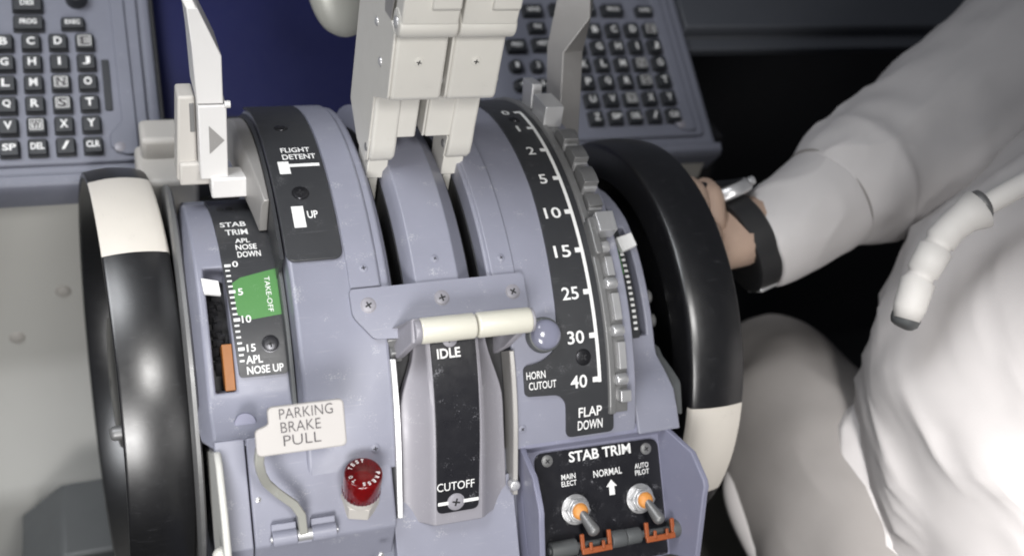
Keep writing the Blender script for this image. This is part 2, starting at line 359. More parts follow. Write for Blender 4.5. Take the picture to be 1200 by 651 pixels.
T('HORN', -3.78, 51.6, 1.12, .42, bold=.01); T('CUTOUT', -3.42, 53.6, 1.62, .42, bold=.01)
b.build('lettering', M['white'], xp)
screw(xp, -.9, 49.3, CY, .42, M['blackscrew'], .17); screw(xp, -.75, -9.6, CY, .36, M['blackscrew'], .17)
b = MB(); c = CY(-3.15, 44.3, 0); n = CY(-3.15, 44.3, 1) - c
b.cyl(c, c + n * .55, 1.0, .96, 40, .1); hb = b.build('horn_cutout_button', M['boxgrey'], st, bev=.03)
b = MB(); b.cyl(c + n * .5, c + n * .78, .86, .80, 40); b.dome(c + n * .78, n, .80, .34, 40, 8); b.build('button_lens', M['lens'], hb)

# flap detent gate: channel, stepped plate, pins
b = MB(); b.sweep([(.46, 0), (.46, .12), (.58, .3), (.92, .3), (.95, 0)], arange(-36, 61, 2), CY); b.build('flap_gate_channel', M['gunmetal'], st, bev=.04)
b = MB(); b.sweep([(.95, -1.5), (.95, .1), (1.75, .1), (1.75, -1.5)], arange(-36, 61, 2), CY)
g = b.build('flap_gate', M['gunmetal'], st, bev=.05)
for a0, a1, h in ((-.5, 3.4, .95), (5.6, 9.4, 1.05), (11.6, 15.6, 1.05), (17.6, 20.0, .6)):
    b = MB(); b.loops([[CY(x, a, q) for x, q in ((1.0, 0), (1.0, h * g_), (1.9, h * g_), (1.9, 0))] for a, g_ in ((a0 - .7, .75), (a0, .9), ((a0 + a1) / 2, 1), (a1, 1))]); b.build('gate_step', M['gunmetal'], g, bev=.035)  # tops in darker metal, contrast with the lit ends put into colour
    b = MB(); b.plate([(1.05, a1 - .2), (1.86, a1 - .2), (1.86, a1 + .5), (1.05, a1 + .5)], 0, h * .62, CY, K, .03); b.build('lit_step_face', M['steel'], g, bev=.05)  # end face of the same step, light on it painted as brighter metal
b = MB(); b.plate([(.7, -12.5), (1.9, -12.5), (1.9, -5.5), (.7, -5.5)], .1, 1.5, CY, K, .05, 2); b.build('gate_block', M['steel'], g, bev=.1)
b = MB(); b.plate([(.85, -20), (1.5, -20), (1.5, -14.5), (.85, -14.5)], .1, 1.9, CY, K, .05, 2); b.build('gate_block', M['steel'], g, bev=.1)
b = MB(); b.plate([(.95, 22.4), (2.05, 22.4), (2.05, 26.4), (.95, 26.4)], .1, 1.15, CY, K, .05, 2); b.build('gate_block', M['steel'], g, bev=.12)
b = MB(); b.plate([(.5, 22.8), (.98, 22.8), (.98, 30.5), (.5, 30.5)], .1, .9, CY, K, .25, 2); b.build('gate_cheek', M['gunmetal'], g, bev=.1)
for a in (28.6, 35.9, 45.0, 54.3):
    b = MB(); b.cyl(CY(.9, a, .32), CY(1.62, a, .32), .33, n=24, round_=.12); b.build('gate_pin', M['steel'], g)
for a0, a1 in ((30.5, 34.4), (37.8, 43.0), (47.2, 52.4)):
    b = MB(); b.plate([(1.22, a0), (1.68, a0), (1.68, a1), (1.22, a1)], 0, .32, CY, K, .05, 2); b.build('gate_bar', M['steel'], g, bev=.07)
b = MB(); b.plate([(1.1, 56.4), (1.75, 56.4), (1.75, 58.6), (1.1, 58.6)], 0, .6, CY, K, .1, 1); b.build('gate_block', M['steel'], g, bev=.15)
# right trim cover and scale
b = MB(); b.grid([2.4, 3.0, 4.15, 4.62, 5.1], [-60, -40, -20, -8, 2, 8, 12, 15, 18, 20.5, 23, 26, 29, 32, 35, 38, 41, 44, 47, 49.2, 52, 55, 58.5, 62, 66], lambda x, a: 4.15 < x < 4.62 and 18 < a < 47, -2.6, 0, TR)
b.build('trim_cover', M['blue'], st, bev=.1, seg=3)
b = MB(); b.grid([4.0, 4.8], arange(14, 56, 6), lambda x, a: False, -2.4, -1.6, TR); b.build('trim_mechanism', M['dark'], st)
b = MB(); b.plate([(2.6, -10), (2.6, 47.5), (4.12, 47.5), (4.12, -10)], 0, .16, TR, KT, .2, 2); rp = b.build('trim_scale', M['label'], st, bev=.04)
b = MB()
for i in range(17): a = 22 + i * 1.45; mark(b, 3.74, 3.98, a - .32, a + .32, TR, hgt=.19)
b.build('lettering', M['white'], rp)
b = MB(); mark(b, 3.2, 3.7, 24.5, 31.5, TR, hgt=.18, step=2); b.build('take_off_band', M['green'], rp)
b = MB(); b.plate([(3.65, 22.2), (4.75, 21.0), (4.85, 24.6), (3.8, 26.0)], .12, .5, TR, KT, .05); b.build('index_pointer', M['white'], st, bev=.05)
# studs between stand and the far wheel
for a in (33, 43):
    b = MB(); b.cyl((5.6, -9.0 * math.sin(a * D2R), 9.0 * math.cos(a * D2R)), (7.6, -9.0 * math.sin(a * D2R), 9.0 * math.cos(a * D2R)), .45, n=20, round_=.1); b.build('spacer_stud', M['steel'], st)
b = MB(); b.lathe([(5.2, 2), (5.2, 10.8), (5.8, 10.6), (5.8, 2)], (0, 0), 64); b.build('hub_flange', M['boxgrey'], st)
b = MB(); b.plate([(5.12, 50), (5.12, 64), (5.8, 65), (6.1, 58), (5.7, 50)], -3.5, -.9, TR, KT, .2, 3); b.build('wheel_bracket', M['boxgrey'], st, bev=.12)

# fuel cutoff gate cover
def GA(x, a, h):              # gate profile: cover radius to 64 deg, then straight along its tangent
    if a <= 64: return CY(x, a, h)
    d = (a - 64) * K; p = CY(x, 64, h); return p + Vector((0, -math.cos(64 * D2R), -math.sin(64 * D2R))) * d * .94
b = MB()
secs = []
for a in arange(42.5, 78.5, 2):
    t = min(1, max(0, (a - 43) / 13)); t = t * t * (3 - 2 * t)
    xl, xr = -10.35 - 1.0 * t, -6.3 + .72 * t + .2 * max(0, (a - 60) / 18)
    secs.append([GA(xl, a, -1.0), GA(xl, a, -.35)] + [GA(xl + (-9.95 - xl) * q, a, -.35 + .98 * q ** 1.7) for q in (.15, .35, .55, .75, .9, 1)] + [GA(-9.8, a, .70), GA(-7.2, a, .70)] + [GA(xr + (-7.05 - xr) * q, a, -.35 + .98 * q ** 1.7) for q in (1, .9, .75, .55, .35, .15)] + [GA(xr, a, -.35), GA(xr, a, -1.0)])
b.loops(secs); gc = b.build('gate_cover', M['gate'], st, bev=.06, sharp=25)
b = MB(); b.plate([(-9.72, 42.8), (-9.78, 75.9), (-7.42, 75.9), (-7.24, 42.8)], .66, .80, GA, K, [.1, .4, .4, .1], 2); lp = b.build('gate_label', M['black'], gc, bev=.03)
b = MB(); text(b, 'IDLE', -8.78, 45.6, 1.28, .50, GA, K, .82, bold=.025); text(b, 'CUTOFF', -8.72, 70.2, 2.1, .50, GA, K, .82, bold=.0)
mark(b, -9.72, -7.44, 73.4, 74.1, GA, hgt=.82); b.build('lettering', M['white'], lp)
screw(lp, -8.72, 73.7, GA, .44, M['gate'], .80); screw(lp, -8.66, 43.3, GA, .36, M['gate'], .82)
b = MB(); b.loops([[GA(x, a, h) for x, h in ((-11.82, -1.2), (-11.82, .22), (-11.5, .30), (-11.5, -1.2))] for a in arange(45.6, 76.5, 3)]); b.build('guide_rail', M['steel'], st, bev=.05)
b = MB(); b.loops([[GA(x, a, h) for x, h in ((-5.22, -1.2), (-5.22, .2), (-4.94, .26), (-4.94, -1.2))] for a in arange(46.5, 75.5, 3)]); b.build('guide_rail', M['lever_grey'], st, bev=.05)
b = MB(); b.box(CY(-11.5, 41.8, -.45), (.3, .45, .3)); b.box(CY(-11.35, 44.6, -.4), (.34, .35, .35)); b.build('latch_block', M['gunmetal'], st, bev=.08)
b = MB(); b.cyl(GA(-5.15, 73.2, -.1), GA(-5.15, 73.2, .42), .3, n=20, round_=.08); b.build('stop_pin', M['steel'], st)
b = MB(); b.loops([[GA(x, a, h) for x, h in ((-11.9, -2.6), (-11.9, -1.3), (-4.8, -1.3), (-4.8, -2.6))] for a in arange(38, 80, 4)]); b.build('slot_shade_sheet', M['dark'], st)  # black sheet below the cutoff slots, their shade as colour

# lower decks: parking brake shelf at the left, fascia in the middle
b = MB(); b.prism([(-2.35, -.0), (3.1, .0), (3.32, -.16), (3.42, -.4), (9.0, -5.5), (9, -8), (-2.35, -8)], (DO, DD, DN, Vector((1, 0, 0))), -19.35, -12.0); dk = b.build('shelf', M['blue'], st, bev=.12, seg=3)
b = MB(); b.prism([(-2.35, -.03), (3.2, -.03), (9.0, -5.6), (9, -8), (-2.35, -8)], (DO, DD, DN, Vector((1, 0, 0))), -20.9, -19.43); b.build('shelf_edge', M['blue'], st, bev=.06)
b = MB(); b.prism([(1.6, -1.05), (9, -1.05), (9, -8), (1.6, -8)], (DO, DD, DN, Vector((1, 0, 0))), -11.92, -5.0); b.build('fascia', M['blue'], st, bev=.06)
for x, s_ in ((-19.0, .8), (-13.0, 4.6)): screw(st, x, s_, DK, .13, M['steel'], 0)
b = MB(); b.prism([(-1.5, -6), (-1.9, .2), (-1.3, .9), (1.2, 1.5), (4.0, 1.5), (9, .2), (9, -6)], (DO, DD, DN, Vector((1, 0, 0))), -20.98, -20.62); sg = b.build('side_guard', M['skirt'], st, bev=.14, seg=3)
b = MB(); b.dome(DK(-20.98, 3.2, .2), (-1, 0, 0), .42, .5, 20); b.build('guard_stud', M['cream'], sg)
b = MB(); b.plate([(-18.55, 2.55), (-15.3, 2.55), (-15.3, 3.3), (-18.55, 3.3)], .02, .16, DK, 1, .1)
for x in (-17.9, -15.9): b.cyl(DK(x - .62, 2.85, .30), DK(x + .62, 2.85, .30), .42, n=24); b.box(DK(x, 2.6, .15), (.62, .5, .2), (Vector((1, 0, 0)), DD, DN))
b.build('hinge', M['blue'], st, bev=.05)
b = MB(); b.cyl(DK(-18.6, 2.85, .30), DK(-15.2, 2.85, .30), .16, n=16); b.cyl(DK(-17.25, 2.85, .30), DK(-16.5, 2.85, .30), .30, n=20); b.build('hinge_pin', M['steel'], st)
b = MB(); b.cyl(TR(-19.2, 55.2, -.2), TR(-19.2, 55.2, .04), .55, n=28); b.build('cover_plug', M['cheek'], st, bev=.03)

# red press-to-test lamp
lc = DK(-13.85, 1.55, 0); up = Vector((0, -.06, 1)).normalized()
b = MB(); b.cyl(lc - up * .6, lc + up * .30, 1.02, n=6); b.cyl(lc + up * .25, lc + up * .75, .92, .88, 36, .06); lb = b.build('warning_lamp', M['beige'], st, bev=.05)
b = MB(); b.cyl(lc + up * .7, lc + up * 2.3, 1.0, .98, 48, .12)
for i in range(30):
    t = 6.2832 * i / 30; a_ = up.orthogonal().normalized(); b_ = up.cross(a_); q = a_ * math.cos(t) + b_ * math.sin(t)
    b.box(lc + up * .92 + q * .98, (.035, .035, .16), (q, up.cross(q), up))
rl = b.build('red_cap', M['red'], lb, bev=.03)
b = MB(); b.cyl(lc + up * .72, lc + up * 1.35, .62, .5, 24); b.build('lamp_core', mat('lamp_core_red', (.70, .10, .06), .4), lb)
b = MB(); tp_ = lc + up * 2.3
ex = Vector((1, 0, 0)); ey = up.cross(ex).normalized()
def ringmap(x, s_, h): return tp_ + ex * x - ey * s_ + up * h
for i, ch in enumerate('PRESS TO TEST'):
    if ch == ' ': continue
    t = (-12 - 22 * i) * D2R; text(b, ch, .72 * math.cos(t), -.72 * math.sin(t), .15, .22, ringmap, 1, .012, rot=t - math.pi / 2, bold=.03)
b.build('lettering', M['white'], rl)

# STAB TRIM cutout panel between two guard cheeks
b = MB(); b.prism([(-.3, -.02), (.25, -.02), (.55, -.55), (7.6, -.55), (7.6, -4), (-.3, -4)], (DO, DD, DN, Vector((1, 0, 0))), -4.72, 4.45); b.build('switch_panel_tray', M['cheek'], st, bev=.05)
b = MB(); b.plate([(-3.85, .68), (3.85, .78), (3.85, 7.5), (-3.85, 7.5)], -.58, -.40, DK, 1, [.6, .6, .2, .2]); sp = b.build('switch_panel', M['black'], st, bev=.04)
b = MB(); T = lambda *q, **kw: text(b, q[0], q[1], q[2], q[3], q[4], DK, 1, -.38, **kw)
T('STAB TRIM', .14, 1.12, 3.85, .60, bold=.022); T('MAIN', -1.92, 2.18, .86, .30); T('ELECT', -1.92, 2.56, .92, .30); T('NORMAL', .50, 2.28, 1.78, .40, bold=.012); T('AUTO', 2.66, 2.20, .88, .30); T('PILOT', 2.66, 2.58, .90, .30)
poly(b, [(.66, 2.72), (1.0, 3.12), (.82, 3.12), (.84, 3.6), (.48, 3.6), (.50, 3.12), (.32, 3.12)], DK, -.38)
b.build('lettering', M['white'], sp)
for x, s_ in ((-3.1, 1.15), (3.05, 1.3)): screw(sp, x, s_, DK, .30, M['gunmetal'], -.40)
def cheek(flare, x0, w):
    b = MB(); o = [(-.15, -.5), (1.5, 1.95), (3.0, 2.6), (3.4, 2.65), (3.8, 2.5), (7.6, 1.5), (7.6, -.6), (-.15, -.6)]
    b.loops([[DK(x0 + d + flare * max(0, h) * .3, s_, h) for s_, h in o] for d in (0, w)])
    b.build('guard_cheek', M['cheek'], st, bev=.09, seg=3)
cheek(-.35, -4.72, .34); cheek(1.2, 3.98, .34)
def switch(x):
    c = DK(x, 4.05, -.4); nn = DN
    b = MB(); b.cyl(c, c + nn * .1, 1.0, n=4); sw = b.build('toggle_switch', M['label'], st, bev=.03)
    b = MB(); b.cyl(c + nn * .08, c + nn * .16, .86, n=32); b.cyl(c + nn * .14, c + nn * .62, .74, n=6); b.cyl(c + nn * .55, c + nn * .80, .60, .56, 32); b.build('nut', M['steel'], sw, bev=.05)
    b = MB(); b.dome(c + nn * .78, nn, .47, .30, 24); b.build('seal', M['amber'], sw)
    d = (DD * .93 + nn * .62 + Vector((.36, 0, 0))).normalized()
    b = MB(); b.cyl(c + nn * .85, c + nn * .85 + d * 1.25, .22, .36, 24); b.dome(c + nn * .85 + d * 1.25, d, .36, .3, 24); b.build('bat_handle', M['gunmetal'], sw)
    return sw
switch(-1.72); switch(2.32)
b = MB()
for x0, x1, r in ((-3.6, -2.0, .46), (.05, 1.0, .48), (1.0, 1.95, .45), (4.0 - .15, 4.65, .55)): b.cyl(DK(x0, 6.0, .05), DK(x1 - .04, 6.0, .05), r, n=28, round_=.06)
b.cyl(DK(-3.7, 6.0, .05), DK(4.6, 6.0, .05), .2, n=16); b.build('guard_bar', M['boxgrey'], st)
def guard(x):
    b = MB(); b.box(DK(x, 6.25, .5), (.92, .17, .10), (Vector((1, 0, 0)), DD, DN))
    for dx in (-.82, .82): b.box(DK(x + dx, 5.75, .45), (.12, .46, .10), (Vector((1, 0, 0)), DD, DN))
    for dx in (-.38, .38): b.box(DK(x + dx, 6.02, .60), (.10, .24, .07), (Vector((1, 0, 0)), DD, DN))
    o = b.build('switch_guard', M['orange'], st, bev=.05)
guard(-.98); guard(3.0)
# inner core so nothing shows through
b = MB(); b.lathe([(-20.6, 1), (-20.6, 11.0), (-16.7, 11.0), (-16.7, 11.6), (2.3, 11.6), (2.3, 11.0), (4.0, 11.0), (4.0, 1)], (0, 0), 64); b.prism([(4, -14), (-14.3, 6.0), (-23, -6), (-23, -30), (4, -30)], (Vector((0, 0, 0)), Vector((0, 1, 0)), Vector((0, 0, 1)), Vector((1, 0, 0))), -20.5, 4.2); b.build('stand_core', M['blue2'], st)

# ================================================================== TRIM WHEELS
def trim_wheel(side, band, label, loc, yaw, rol):      # built about its own axis, then set in place; side -1: outer face towards -x
    w = thing('trim_wheel', label, 'trim wheel', (0, 0, 0), 'stabiliser trim wheels')
    X = lambda d: side * d                    # d: distance outward from the inner face
    R = 13.8; AX = (0, 0)
    prof = [(X(.5), 11.0), (X(.05), 11.3), (X(0), 13.3), (X(.08), 13.58), (X(.22), 13.68)] + [(X(.22 + 3.26 * q), 13.70 + .20 * (1 - (2 * q - 1) ** 2)) for q in (.12, .25, .37, .5, .63, .75, .88, 1)] + [(X(3.6), 13.68), (X(3.66), 13.62), (X(3.66), 13.35), (X(3.5), 13.2), (X(1.9), 12.8)]
    b = MB(); b.lathe(prof, AX, 160); b.build('rim', M['wheel'], w, sharp=50)
    eps = .012
    b = MB(); b.lathe([(x + (-side * eps if i < 3 else side * eps if i > 12 else 0), r + eps) for i, (x, r) in enumerate(prof[2:15])], AX, 40, band[0], band[1]); b.build('white_band', M['band'], w, sharp=50)
    b = MB(); b.lathe([(X(.5), 11.1), (X(1.3), 10.3), (X(1.5), 4.2), (X(.2), 3.6), (X(-.3), 3.4), (X(-.3), .6)], AX, 96); b.build('inner_web', M['wheel'], w)
    b = MB(); b.lathe([(X(1.9), 12.85), (X(1.7), 11.0), (X(2.0), 5.0), (X(2.9), 4.2), (X(3.1), .3)], AX, 128); b.build('outer_web', M['wheel'], w, sharp=50)
    a = 57 * D2R
    b = MB(); b.cyl((X(1.6), -12.9 * math.sin(a), 12.9 * math.cos(a)), (X(4.25 if side < 0 else 3.4), -12.9 * math.sin(a), 12.9 * math.cos(a)), .42, .40, 20, .25); b.build('handle_knob', M['gunmetal'], w)
    w.location = Vector(loc) * S; w.rotation_euler = (Matrix.Rotation(yaw * D2R, 3, 'Z') @ Matrix.Rotation(-rol * D2R, 3, 'Y')).to_euler()
    return w
trim_wheel(-1, (-17, 14.2), 'near black trim wheel, white band on top, in front of the white lever', (-22.71, 2.56, -2.39), 3.97, -2.77)
wr = trim_wheel(1, (66.4, 96), "far black trim wheel, white band low down, beside the pilot's hand", (7.05, -.8, .4), 0, 0)
b = MB(); b.lathe([(-21.3, 6), (-21.3, 12.2), (-21.4, 12.35), (-21.6, 12.35), (-21.7, 12.2), (-21.7, 6)], (-.6, .2), 96); b.build('hub_ring', M['gunmetal'], st)
b = MB(); b.cyl((2.0, 1.0, 11.3), (9.0, 1.0, 11.3), .75, .9, 20, .2); b.build('fold_handle', M['wheel'], wr)

# ================================================================== THRUST LEVERS
def thrust(x0, foot_x, slot_x, label):
    t = thing('thrust_lever', label, 'thrust lever', (x0 + 1.3, 0, 15), 'thrust levers')
    er, et = frame(3); fr = (Vector((0, 0, 0)), et, er, Vector((1, 0, 0))); near = x0 < -10
    W_ = 2.62
    b = MB(); b.prism([(-3.9, 18.7), (.95, 18.75), (1.05, 22.6), (-3.9, 22.6)], fr, x0, x0 + 2.45); b.build('lower_housing', M['cream'], t, bev=.13, seg=3)
    b = MB(); b.prism([(-3.8, 21.6), (1.0, 21.5), (3.45, 23.0), (3.58, 23.3), (3.52, 27.0), (3.3, 28.4), (1.9, 31), (-3.5, 31)], fr, x0 - .02, x0 + W_); body = b.build('lever_body', M['cream'], t, bev=.16, seg=3)
    b = MB(); b.prism([(-3.9, 18.2), (-1.6, 18.75 if not near else 16.9), (.4, 18.75 if not near else 16.9), (.9, 18.8), (.98, 21.55), (3.40, 23.05), (3.50, 23.35), (3.44, 26.9), (2.3, 27.3), (.2, 31), (-3.6, 31)], fr, x0 - .16, x0 - .02); sd = b.build('side_plate', M['cream'], t, bev=.05)
    for a_, r_ in ((.15, 25.6), (1.55, 24.1)):
        b = MB(); p = et * a_ + er * r_; b.dome((x0 - .16, p.y, p.z), (-1, 0, 0), .24, .12, 16); b.build('screw', M['steel'], sd)
    p = et * 3.0 + er * 23.9
    b = MB(); b.dome((x0 + W_, p.y, p.z), (1, 0, 0), .26, .2, 16); b.build('screw', M['steel'], body)
    q = et * 3.55 + er * 25.3
    mp = lambda x, s_, h: Vector((x, q.y, q.z)) + et * h - er * s_
    screw(body, x0 + 1.22, 0, mp, .27, M['cream'], -.02)
    # foot: rounded tongue, then arm down into the slot
    b = MB(); b.prism([(-1.9, 17.6), (-1.6, 17.2), (-.8, 16.9), (.3, 16.9), (.8, 17.15), (1.12, 17.6), (1.18, 18.4), (1.12, 19.4), (1.16, 20.6), (1.12, 21.9), (-1.6, 21.9)], fr, foot_x - .72, foot_x + .72); b.build('foot', M['cream'], t, bev=.18, seg=4)
    b = MB(); b.prism([(-1.9, 18.7), (-1.6, 17.2), (-.6, 16.95), (.3, 16.95), (.78, 17.2), (.95, 18.7)], fr, foot_x - .80, foot_x - .72); fs = b.build('foot_side', M['cream'], t, bev=.03)
    p = et * .45 + er * 17.9; b = MB(); b.dome((foot_x - .80, p.y, p.z), (-1, 0, 0), .26, .1, 16); b.build('rivet', M['gunmetal'], fs)
    b = MB(); b.prism([(-1.7, 11.9), (.25, 11.9), (.45, 14), (.5, 16.6), (.55, 17.2), (-1.8, 17.2)], fr, slot_x - .26, slot_x + .26)
    b.prism([(-1.5, 15.75), (.62, 15.75), (.7, 17.2), (-1.7, 17.2)], fr, slot_x - .45, foot_x + .5); b.build('arm', M['cream'], t, bev=.06)
    # reverse thrust lever hinged on top
    c = et * 3.7 + er * 27.65
    b = MB(); b.cyl((x0 - .2, c.y, c.z), (x0 + 2.72, c.y, c.z), .74, n=32, round_=.14)
    b.prism([(3.2, 27.8), (4.42, 27.9), (4.5, 29.6), (4.0, 33.4), (2.9, 33.4), (3.2, 30)], fr, x0 - .16, x0 + 2.66); rv = b.build('reverse_lever', M['cream'], t, bev=.1, seg=3)
    b = MB(); b.prism([(4.35, 28.6), (4.72, 28.9), (4.7, 33), (4.0, 33)], fr, x0 + 1.2, x0 + 2.6); b.build('lever_pad', M['cream'], rv, bev=.08)
    b = MB(); b.dome((x0 - .2, c.y, c.z), (-1, 0, 0), .3, .12, 16); b.dome((x0 + 2.72, c.y, c.z), (1, 0, 0), .28, .14, 16); b.build('hinge_screw', M['steel'], rv)
    b = MB(); b.prism([(1.5, 27.0), (2.7, 27.2), (3.0, 29.4), (2.2, 31), (.6, 31)], fr, x0 - .2, x0 - .16); b.build('side_pocket', M['lever_grey'], sd)
    return t
thrust(-11.05, -10.38, -10.6, 'cream thrust lever nearer the speed brake, its grey side plate in full view')
thrust(-8.06, -5.92, -6.18, 'cream thrust lever nearer the flap scale, standing behind its twin')
b = MB(); q0 = at(398, -6, 69)
sec = []
for i in range(9):
    c = q0 + Vector((-.5 + .12 * i, -.1 * i, 2.2 - .5 * i)); r = (1.3, 1.6, 1.75, 1.8, 1.8, 1.75, 1.65, 1.45, 1.0)[i]
    sec.append([c + (Vector((1, .2, .1)) * math.cos(t) * 1.15 + Vector((-.1, .8, .35)) * math.sin(t)) * r for t in [6.2832 * j / 20 for j in range(20)]])
b.loops(sec); b.build('hand_grip', M['olive'], bpy.data.objects['thrust_lever'], bev=.1, sharp=60)

# ================================================================== FUEL CUTOFF LEVERS
def cutoff(x0, x1, arm_side, label):
    t = thing('fuel_cutoff_lever', label, 'fuel lever', ((x0 + x1) / 2, -12, 13), 'fuel cutoff levers')
    b = MB(); b.cyl(CY(x0, 41.6, 1.85), CY(x1, 41.6, 1.85), .68, n=40, round_=.14); b.build('knob', M['ivory'], t)
    xs = x0 if arm_side < 0 else x1
    b = MB()
    if arm_side < 0: sec = [(xs - .42, 39.6, 2.2), (xs - .50, 43.4, 2.1), (xs - .95, 45.6, .2), (xs - 1.05, 45.0, -2), (xs - 1.05, 40.5, -2), (xs - 1.0, 40.2, .1)]; w = .44
    else: sec = [(xs - .62, 40.5, 1.6), (xs - .62, 43.6, 1.5), (xs - 1.15, 45.8, .3), (xs - 1.3, 47.5, -2), (xs - 1.1, 41.5, -2), (xs - .9, 40.6, .1)]; w = .4
    b.loops([[CY(x, a, h) for x, a, h in sec], [CY(x + w, a, h) for x, a, h in sec]])
    if arm_side < 0: b.cyl(CY(x0 - .34, 41.6, 1.85), CY(x0 + .03, 41.6, 1.85), .66, n=32, round_=.08)
    else: b.cyl(CY(x1 - .03, 41.6, 1.85), CY(x1 + .12, 41.6, 1.85), .66, n=32, round_=.05)
    b.build('lever_arm', M['gate'], t, bev=.1, seg=3)
cutoff(-10.5, -7.52, -1, 'ivory fuel lever knob above IDLE, with the grey arm reaching to the slot rail')
cutoff(-7.44, -4.42, 1, 'ivory fuel lever knob beside the round smoked HORN CUTOUT button')

# ================================================================== SPEED BRAKE LEVER
sb = thing('speed_brake_lever', 'white speed brake lever with a grey triangle on its block, behind the near trim wheel', 'speed brake', (-19, 0, 14))
er, et = frame(-8); O0 = Vector((0, 0, 0))
fx = (O0, Vector((1, 0, 0)), er, et)
b = MB(); b.prism([(-19.98, 19.3), (-18.6, 19.3), (-18.62, 22.0), (-19.75, 24.6), (-20.3, 24.6), (-20.12, 22.5)], fx, -2.2, 1.6)
b.loops([[O0 + Vector((x, 0, 0)) + er * r_ + et * t_ for x, r_, t_ in q] for q in ([(-20.3, 24.5, 1.6), (-19.75, 24.5, 1.6), (-19.75, 24.5, .2), (-20.3, 24.5, .2)], [(-21.1, 26.3, .9), (-20.55, 26.5, .9), (-20.55, 26.5, -.6), (-21.1, 26.3, -.6)], [(-23.2, 28.6, .6), (-22.8, 29.0, .6), (-22.8, 29.0, -.8), (-23.2, 28.6, -.8)])])
b.build('blade', M['arm'], sb, bev=.06)
b = MB(); b.prism([(-19.95, 14.85), (-18.45, 14.85), (-18.45, 19.25), (-19.95, 19.25)], fx, -.3, 1.75); bl = b.build('block', M['arm'], sb, bev=.07)
b = MB(); tri = lambda x, s_, h: Vector((x, 0, 0)) + er * s_ + et * h
poly(b, [(-19.42, 18.1), (-19.42, 16.4), (-18.6, 17.2)], tri, 1.765); b.build('triangle_mark', M['lever_grey'], bl)
b = MB(); b.prism([(-21.15, 14.2), (-19.98, 14.0), (-19.98, 19.3), (-20.9, 19.3)], fx, -1.4, .5); b.prism([(-21.0, 14.0), (-19.2, 14.0), (-19.2, 15.4), (-21.0, 15.4)], fx, -1.4, .8); b.build('housing', M['beige'], sb, bev=.15, seg=3)
b = MB(); b.prism([(-20.3, 17.2), (-20.05, 17.2), (-20.05, 18.9), (-20.3, 18.9)], fx, .3, .56); b.build('housing_slot', M['gunmetal'], sb, bev=.03)
b = MB(); b.prism([(-19.42, 13.75), (-17.3, 13.75), (-17.3, 15.0), (-19.42, 15.0)], fx, .6, 2.05); b.build('white_step', M['arm'], sb, bev=.12)
b = MB(); b.cyl(O0 + Vector((-18.55, 0, 0)) + er * 19.3 + et * 1.7, O0 + Vector((-18.25, 0, 0)) + er * 19.3 + et * 1.7, .2, n=16); b.build('pivot_pin', M['arm'], sb)
b = MB(); b.loops([[CY(x, a, h) for x, h in ((-17.75 + max(0, a + 6) * .034, -3.0), (-17.7 + max(0, a + 6) * .034, -.85), (-17.45 + max(0, a + 6) * .026, -.5), (-16.72, -.5), (-16.72, -3.0))] for a in arange(-36, 11, 2)]); b.build('slot_guard', M['lever_grey'], sb, bev=.06)

# ================================================================== FLAP LEVER
fl = thing('flap_lever', 'grey bent flap lever blade rising behind the silver stepped gate', 'flap lever', (2.2, 4, 12))
pa = [(652, -30, 69.2), (652, 0, 69.4), (641, 55, 71.5), (640, 118, 71), (642, 175, 71)]
pc = [(693, -30, 68.6), (691, 22, 68.5), (660, 62, 69.2), (657, 122, 68.6), (660, 190, 68.2)]
pe = [(700, -30, 70.5), (692, 24, 70.5), (683, 60, 71), (680, 120, 70.5), (676, 190, 70)]
L_ = [(0, 0, 0)] 
b = MB()
rows = [[at(*pa[i]), at(*pc[i]), at(*pe[i]), at(pe[i][0] - 12, pe[i][1], pe[i][2] + 2.6)] for i in range(5)]
b.loops(rows[::-1]); b.build('blade', M['lever_grey'], fl, bev=.06)
b = MB(); b.cyl((.9, 2.6, 14.6), (3.6, 2.6, 14.6), 1.0, n=24, round_=.1); b.build('pivot', M['gunmetal'], fl)

# ================================================================== PARKING BRAKE LEVER
pb = thing('parking_brake_lever', 'beige PARKING BRAKE PULL plate on a bent arm above the blue shelf', 'parking brake', (-17, -16, 5))
T50 = 50 * D2R; PN = Vector((0, -math.sin(T50), math.cos(T50))); PD = Vector((0, -math.cos(T50), -math.sin(T50))); PO = DO + PN * 3.6
PM = lambda x, s_, h: PO + Vector((x, 0, 0)) + PD * s_ + PN * h
b = MB(); b.plate([(-18.62, -4.30), (-14.98, -4.30), (-14.98, -2.02), (-19.27, -2.02), (-19.27, -3.28), (-18.62, -3.48)], 0, .38, PM, 1, [.28, .28, .28, .3, .2, .15]); pp = b.build('handle_plate', M['plate'], pb, bev=.08, seg=3)
b = MB()
text(b, 'PARKING', -16.82, -3.92, 2.55, .50, PM, 1, .395, bold=-.008); text(b, 'BRAKE', -17.12, -3.28, 1.9, .50, PM, 1, .395, bold=-.008); text(b, 'PULL', -17.10, -2.64, 1.78, .50, PM, 1, .395, bold=-.008); b.build('lettering', M['ink'], pp)
pth = [(-19.05, -2.1, 3.5), (-19.12, -1.5, 3.2), (-19.0, -.9, 2.6), (-18.75, -.3, 1.9), (-18.2, .35, 1.35), (-17.4, 1.1, 1.05), (-17.05, 1.7, .85), (-16.95, 2.85, .35)]
pts = [DK(*q) for q in pth]
b = MB(); secs = []
for i, p in enumerate(pts):
    d = (pts[min(i + 1, len(pts) - 1)] - pts[max(i - 1, 0)]).normalized(); n_ = DN - d * DN.dot(d); n_.normalize(); s_ = d.cross(n_)
    secs.append([p + s_ * a_ * .22 + n_ * c_ * .20 for a_, c_ in ((-1, -1), (1, -1), (1, 1), (-1, 1))])
b.loops(secs); b.build('arm', M['olive'], pb, bev=.06, sharp=60)

